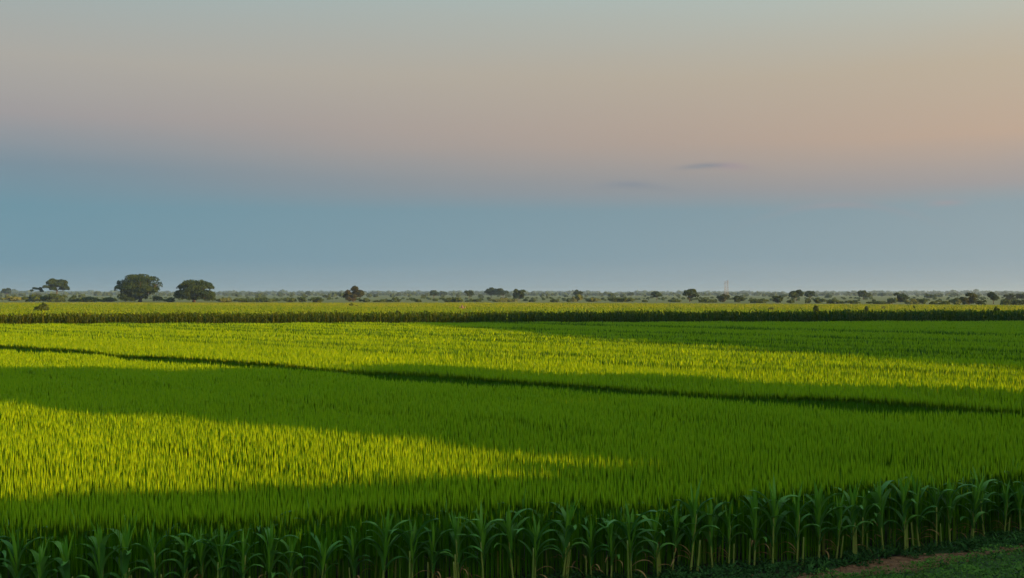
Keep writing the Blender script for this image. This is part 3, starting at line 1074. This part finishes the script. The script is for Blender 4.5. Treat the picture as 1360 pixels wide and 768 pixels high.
# bushes on the field edge: x0, x1, top, base, material, label
BUSHES = [
    (0, 30, 393.5, 400, 'bush_pale', 'pale low bush at the left edge below the small far tree'),
    (30, 62, 391.5, 401, 'bush', 'wide scrub bush below the small half-bare tree'),
    (55, 92, 390.5, 401, 'bush', 'tall scrub bush covering the foot of the umbrella tree'),
    (90, 106, 392.5, 401, 'bush', 'rounded bush just right of the umbrella tree'),
    (104, 140, 394.5, 401, 'bush', 'long low bush between the umbrella tree and the dome tree'),
    (136, 160, 395, 401, 'bush', 'low bush touching the left side of the largest dome tree'),
    (214, 234, 395.5, 401.5, 'bush', 'dark bush in the gap between the two broad trees'),
    (284, 312, 396, 401.5, 'bush_pale', 'paler low bush right of the olive broad tree'),
    (308, 342, 396.5, 401.5, 'bush', 'dark long bush right of the paler low bush'),
    (340, 369, 395.5, 401.5, 'bush', 'wide dark bush, first left of the two touching bushes'),
    (375, 394, 395, 401.5, 'bush', 'left one of two touching rounded bushes'),
    (392, 408, 395, 401.5, 'bush', 'right one of two touching rounded bushes'),
    (411, 428, 395, 402, 'bush', 'ball-shaped dark bush standing apart left of the brownish tree'),
    (477, 492, 396, 401.5, 'bush', 'dark bush leaning against the right side of the brownish tree'),
    (494, 522, 398, 401.5, 'bush', 'very low strip of scrub right of the brownish tree'),
    (520, 532, 395, 401.5, 'bush', 'pointed dark bush between the brownish tree and the lopsided tree'),
    (551, 560, 397.5, 401.5, 'bush', 'tiny bush below the lopsided small tree'),
    (585, 601, 396, 401.5, 'bush', 'left bush of the pair below the small round tree'),
    (599, 615, 395, 401.5, 'bush', 'right bush of the pair below the small round tree'),
    (618, 640, 397.5, 401, 'bush', 'low scrub left of the foot of the touching trees'),
    (646, 690, 396.5, 401, 'bush_pale', 'hazy pale scrub below the touching pair of trees'),
    (702, 712, 398.2, 401.2, 'bush', 'tiny dark bush right of the dark upright tree'),
    (729, 743, 397, 401.5, 'bush', 'dark low bush left of the pale bushes'),
    (750, 758, 396, 401.5, 'bush', 'narrow dark bush touching the pale bushes'),
    (756, 777, 391.5, 401, 'bush_pale', 'pale bush under the small flat-crowned tree'),
    (775, 798, 396, 401, 'bush_pale', 'spreading pale green bush right of the flat-crowned tree'),
    (804, 826, 395.5, 401.2, 'bush', 'left half of the long dark scrub in the middle'),
    (822, 843, 396, 401.2, 'bush', 'right half of the long dark scrub in the middle'),
    (852, 860, 399, 401.5, 'bush', 'tiny dark bush left of the slim small tree'),
    (884, 906, 398.5, 401.5, 'bush', 'low scrub between the slim tree and the round-crowned tree'),
    (926, 952, 397.5, 402, 'bush', 'low dark scrub between the round-crowned tree and the masts'),
    (990, 1024, 397.5, 402.5, 'bush', 'long low scrub right of the squat dark tree'),
    (1044, 1056, 398, 403, 'bush', 'small bush below the larger twin crown'),
    (1069, 1077, 396, 403, 'bush', 'upright small bush below the smaller twin crown'),
    (1079, 1098, 396, 403, 'bush', 'dark bush right of the upright small bush'),
    (1096, 1122, 398, 403.5, 'bush', 'low dark scrub left of the wide-crowned lone tree'),
    (1120, 1142, 399, 403.5, 'bush', 'low dark scrub below the wide-crowned lone tree'),
    (1150, 1180, 400, 404, 'bush', 'thin low scrub left of the bushy clump'),
    (1178, 1192, 396, 404, 'bush', 'dark left end bush of the bushy clump'),
    (1200, 1222, 396.5, 404, 'bush_pale', 'pale bush inside the bushy clump on the right'),
    (1219, 1232, 396.5, 404, 'bush', 'dark right end bush of the bushy clump'),
    (1234, 1262, 399, 404.5, 'bush', 'low dark scrub right of the bushy clump'),
    (1258, 1278, 395.5, 405, 'bush_pale', 'pale bush touching the left side of the wide olive tree'),
    (1297, 1312, 399, 405, 'bush', 'low bush between the two biggest right-hand trees'),
    (1326, 1344, 397.5, 405, 'bush', 'low bush right of the tall dark tree on the right'),
    (1342, 1364, 398, 405, 'bush', 'low bush at the right edge of the photo behind the golden crop'),
]
for i, (x0, x1, yt, yb, mt, lab) in enumerate(BUSHES):
    px_tree('bush', x0, x1, yt, yb, 'bush', mt, lab, None, 100 + i, 'bush', BG)

# bushes standing in the far crop
FIELD = [(42, 68, 402.5, 209, 'bush', 'dark spreading shrub alone in the crop at the far left'),
         (460, 476, 403, 290, 'bush', 'flat little bush in the crop below the brownish tree'),
         (524, 531, 411, 178, 'bush', 'tiny sprout above the maize strip left of the middle'),
         (1018, 1028, 408, 225, 'bush_pale', 'small pale bush in the golden crop right of the masts'),
         (1079, 1091, 406, 195, 'bush', 'dark round bush in the golden crop below the twin crowns'),
         (1140, 1155, 407, 197, 'bush', 'wide green bush in the golden crop below the lone wide crown'),
         (1170, 1179, 407, 240, 'bush_pale', 'small pale bush in the golden crop left of the bushy clump'),
         (1211, 1217, 406, 240, 'bush', 'tiny dark bush in the golden crop below the bushy clump'),
         (1285, 1292, 411, 186, 'bush', 'small dark bush left of the last rounded field bush'),
         (1316, 1331, 408, 182, 'bush', 'rounded green field bush closest to the right edge')]
for i, (x0, x1, yt, d, mt, lab) in enumerate(FIELD):
    px_tree('field_bush', x0, x1, yt, 0, 'bush', mt, lab, d, 300 + i, 'bush', 'bushes standing in the far crop', card=0.17)

# small earthen mound in the far crop
d = 242
m = MB()
for (dx, dy, rx, h) in ((0, 0, 0.55, 2.05), (0.6, 0.2, 0.45, 1.8), (-0.55, -0.1, 0.4, 1.7)):
    zs = np.linspace(-0.1, h, 7)
    m.tube([(dx + 0.05 * math.sin(z * 3), dy, z) for z in zs], [rx * (1 - (max(z, 0) / h) ** 2 * 0.8) * (1 + 0.1 * math.sin(z * 7)) for z in zs], 9)
o = m.build('earth_mound', M['mound'], None, True)
o.location = (at(614, d), d, 0)
tag(o, 'small pinkish brown earth mound rising from the far crop', 'mound')


# lattice masts far off
def mast(x, y, h, label, ww):
    root = empty('lattice_mast', (x, y, 0))
    tag(root, label, 'mast', 'lattice masts on the horizon')
    m = MB()
    nseg = 9
    for sx, sy in ((-1, -1), (1, -1), (1, 1), (-1, 1)):
        m.tube([(sx * ww, sy * ww, 0), (sx * ww * .25, sy * ww * .25, h)], [0.09, 0.06], 4)
    for k in range(nseg):
        z0_, z1_ = h * k / nseg, h * (k + 1) / nseg
        w0, w1 = ww * (1 - .75 * k / nseg), ww * (1 - .75 * (k + 1) / nseg)
        for sy in (-1, 1):
            m.tube([(-w0, sy * w0, z0_), (w1, sy * w1, z1_)], [0.05, 0.05], 4)
            m.tube([(w0, sy * w0, z0_), (-w1, sy * w1, z1_)], [0.05, 0.05], 4)
    m.build('tower_body', M['steel'], root)
    for zf_ in (0.97, 0.86):
        a = MB()
        a.tube([(-ww * 1.5, 0, h * zf_), (0, 0, h * (zf_ + .025)), (ww * 1.5, 0, h * zf_)], [0.07, 0.16, 0.07], 5)
        a.build('cross_arm', M['steel'], root)


mast(at(963, 1150), 1150, zat(373.5, 1150), 'left, slightly shorter one of two pale lattice masts', 0.85)
mast(at(967.5, 1150), 1155, zat(372.5, 1155), 'right, slightly taller one of two pale lattice masts', 1.1)


# far-off woods, each a mass of small trees at its own distance
def woods(name, y0, y1, n_tree, hmin, hmax, seed, label, thin=None, xr=0.52):
    g = np.random.default_rng(seed)
    bl = []
    for k in range(n_tree):
        y_ = g.uniform(y0, y1)
        x_ = g.uniform(-xr, xr) * y_
        h = g.uniform(hmin, hmax) * (1.35 if g.random() < 0.07 else 1)
        w = h * g.uniform(0.8, 1.5)
        bl.append((x_, y_, h * 0.62, w * .5, w * .5, h * .38))
        bl.append((x_ + g.normal(0, w * .4), y_, h * 0.32, w * .6, w * .5, h * .32))
    v, q, var = cards(bl, min(n_tree * 46, 40000), 0.0011 * (y0 + y1) / 2, seed, 0.25)
    o = obj(name, mesh(name, v, q, M['scrub_leaf' if name == 'scrub_woods' else 'wood_leaf'], var=var))
    tag(o, label, 'woods', kind='stuff')


woods('scrub_woods', 640, 1050, 330, 0.3, 1.2, 71, 'broken belt of low scrub on the plain behind the field edge')
woods('far_woods', 1100, 1700, 110, 1.5, 3.8, 72, 'hazy scattered woods in the middle distance')
woods('far_woods', 2000, 2800, 600, 2.5, 6.0, 73, 'blue hazy belt of woods below the horizon')
woods('far_woods', 3600, 4800, 1000, 8.0, 13, 74, 'faint blue woods forming the horizon line')


# ------------------------------------------------------------------ woods beside the field that shade it
def sq(s, q):                             # s metres towards the sun, q metres across
    p = np.array([SH[0], SH[1]]) * s + np.array([-SH[1], SH[0]]) * q
    return p[0], p[1]


def shade_wood(prof, s0, s1, seed, label, step=1.3, per=240, card=0.42):
    """prof: (q, height) pairs; a dense wood between s0 and s1 whose top follows the profile"""
    g = np.random.default_rng(seed)
    pq, ph = np.array(prof).T
    bl, m = [], MB()
    for q in np.arange(pq[0] + .6, pq[-1] - .3, step):
        hh = float(np.interp(q, pq, ph))
        for s in np.arange(s0, s1, 2.2):
            x_, y_ = sq(s + g.uniform(-.4, .4), q + g.uniform(-.3, .3))
            hk = hh + g.uniform(-0.35, 0.1)
            nlev = max(2, int(hk / 1.7))
            for l in range(nlev):
                r = 1.15
                bl.append((x_, y_, 0.5 + (hk - 0.5 - r * 0.75) * (l + 0.3) / (nlev - 0.7), r, r, r * 0.75))
            m.tube([(x_, y_, -.1), (x_, y_, hk * .7)], [0.16, 0.08], 6)
    v, qd, var = cards(bl, len(bl) * per // 4, card, seed, 0.5)
    o = obj('roadside_wood', mesh('roadside_wood', v, qd, M['wood_leaf'], var=var))
    tag(o, label, 'woods', kind='stuff')
    m.build('trunks', M['bark'], o)['kind'] = 'stuff'


T = math.tan(SUN_EL)
hs = lambda tip, s0: CROP_H + (s0 - tip) * T
shade_wood([(1, hs(-24.5, 14)), (10, hs(-16.2, 14)), (14, hs(-12.7, 14)), (15.7, hs(-10.5, 14)), (17.6, hs(-9.0, 13.9)), (20.6, hs(-8.8, 13.9))], 14, 19, 81, 'low dense wood beside the field', 1.0, 420)
shade_wood([(19.9, 14.2), (26.5, 14.2), (28.5, hs(-44, 15)), (31.5, hs(-37, 15)), (35.0, hs(-31, 15)), (40.0, hs(-32, 15))], 14, 19, 82, 'tall dense grove beside the field')
shade_wood([(50.5, 5.0), (52.9, hs(-6.7, 25)), (63.2, hs(-22.8, 25)), (71.7, hs(-37.4, 25)), (97, hs(-73, 25)), (140, 20.5), (146, 12)], 24, 29, 83, 'long dense wood beside the far plot', 1.6, 170, 0.6)

# ------------------------------------------------------------------ birds
def bird(px, y, d, span, label, rz):
    m = MB()
    m.tube([(0, -.42, 0), (0, -.3, .015), (0, 0, .0), (0, .22, .01), (0, .34, .03), (0, .42, .02)], [.012, .05, .075, .06, .045, .008], 8)
    me_v, me_q = [], []
    root_o = m
    for sgn in (-1, 1):
        vs = [(sgn * .04, .12, .03), (sgn * .04, -.10, .03), (sgn * .34, .16, .16), (sgn * .34, -.06, .15), (sgn * .75, .0, .10), (sgn * .72, -.08, .095)]
        up = [(a, b, c + .012) for a, b, c in vs]
        root_o.add(vs + up, None, [(0, 1, 3, 2), (2, 3, 5, 4), (6, 8, 9, 7), (8, 10, 11, 9), (0, 2, 8, 6), (2, 4, 10, 8), (1, 7, 9, 3), (3, 9, 11, 5), (4, 5, 11, 10)])
    m.add([(-.03, -.36, 0), (.03, -.36, 0), (.09, -.62, 0), (-.09, -.62, 0), (-.03, -.36, .012), (.03, -.36, .012), (.09, -.62, .012), (-.09, -.62, .012)], None,
          [(0, 1, 2, 3), (7, 6, 5, 4), (0, 3, 7, 4), (1, 5, 6, 2), (3, 2, 6, 7)])
    o = m.build('bird', M['bird'], None, True)
    o.location = (at(px, d), d, zat(y, d))
    o.rotation_euler = (0.1, 0.15, rz)
    k = span / 1.5
    o.scale = (k, k, k)
    tag(o, label, 'bird', 'birds flying over the plain')


bird(1060, 248, 150, 0.42, 'darkest speck of a bird, flying right of and below the thin cloud', 1.1)
bird(908, 231, 150, 0.30, 'tiny bird flying just below the left tip of the thin cloud', 0.7)
bird(891, 262, 150, 0.30, 'tiny bird flying lowest, left of and below the thin cloud', -0.9)
bird(1120, 197, 150, 0.26, 'tiny bird flying higher than the thin cloud, right of it', 0.5)
bird(314, 201, 150, 0.26, 'tiny bird flying alone in the left part of the sky', -1.2)

# ------------------------------------------------------------------ haze
hv = bpy.data.materials.new('haze_air')
hv.use_nodes = True
t = hv.node_tree
t.nodes.clear()
ho = nd(t, 'ShaderNodeOutputMaterial')
pv_ = nd(t, 'ShaderNodeVolumePrincipled')
pv_.inputs['Color'].default_value = (0.55, 0.78, 1.0, 1)
pv_.inputs['Density'].default_value = 1.15e-4
pv_.inputs['Anisotropy'].default_value = 0.6
t.links.new(pv_.outputs[0], ho.inputs['Volume'])
x0, x1, y0, y1, z0, z1 = -4300, 4300, -450, 6100, -1.0, 30.0
hvv = [(x0, y0, z0), (x1, y0, z0), (x1, y1, z0), (x0, y1, z0), (x0, y0, z1), (x1, y0, z1), (x1, y1, z1), (x0, y1, z1)]
o = obj('haze', mesh('haze', np.array(hvv), np.array([(0, 3, 2, 1), (4, 5, 6, 7), (0, 1, 5, 4), (1, 2, 6, 5), (2, 3, 7, 6), (3, 0, 4, 7)]), hv))
tag(o, 'thin blue evening haze over the plain', 'haze', kind='stuff')
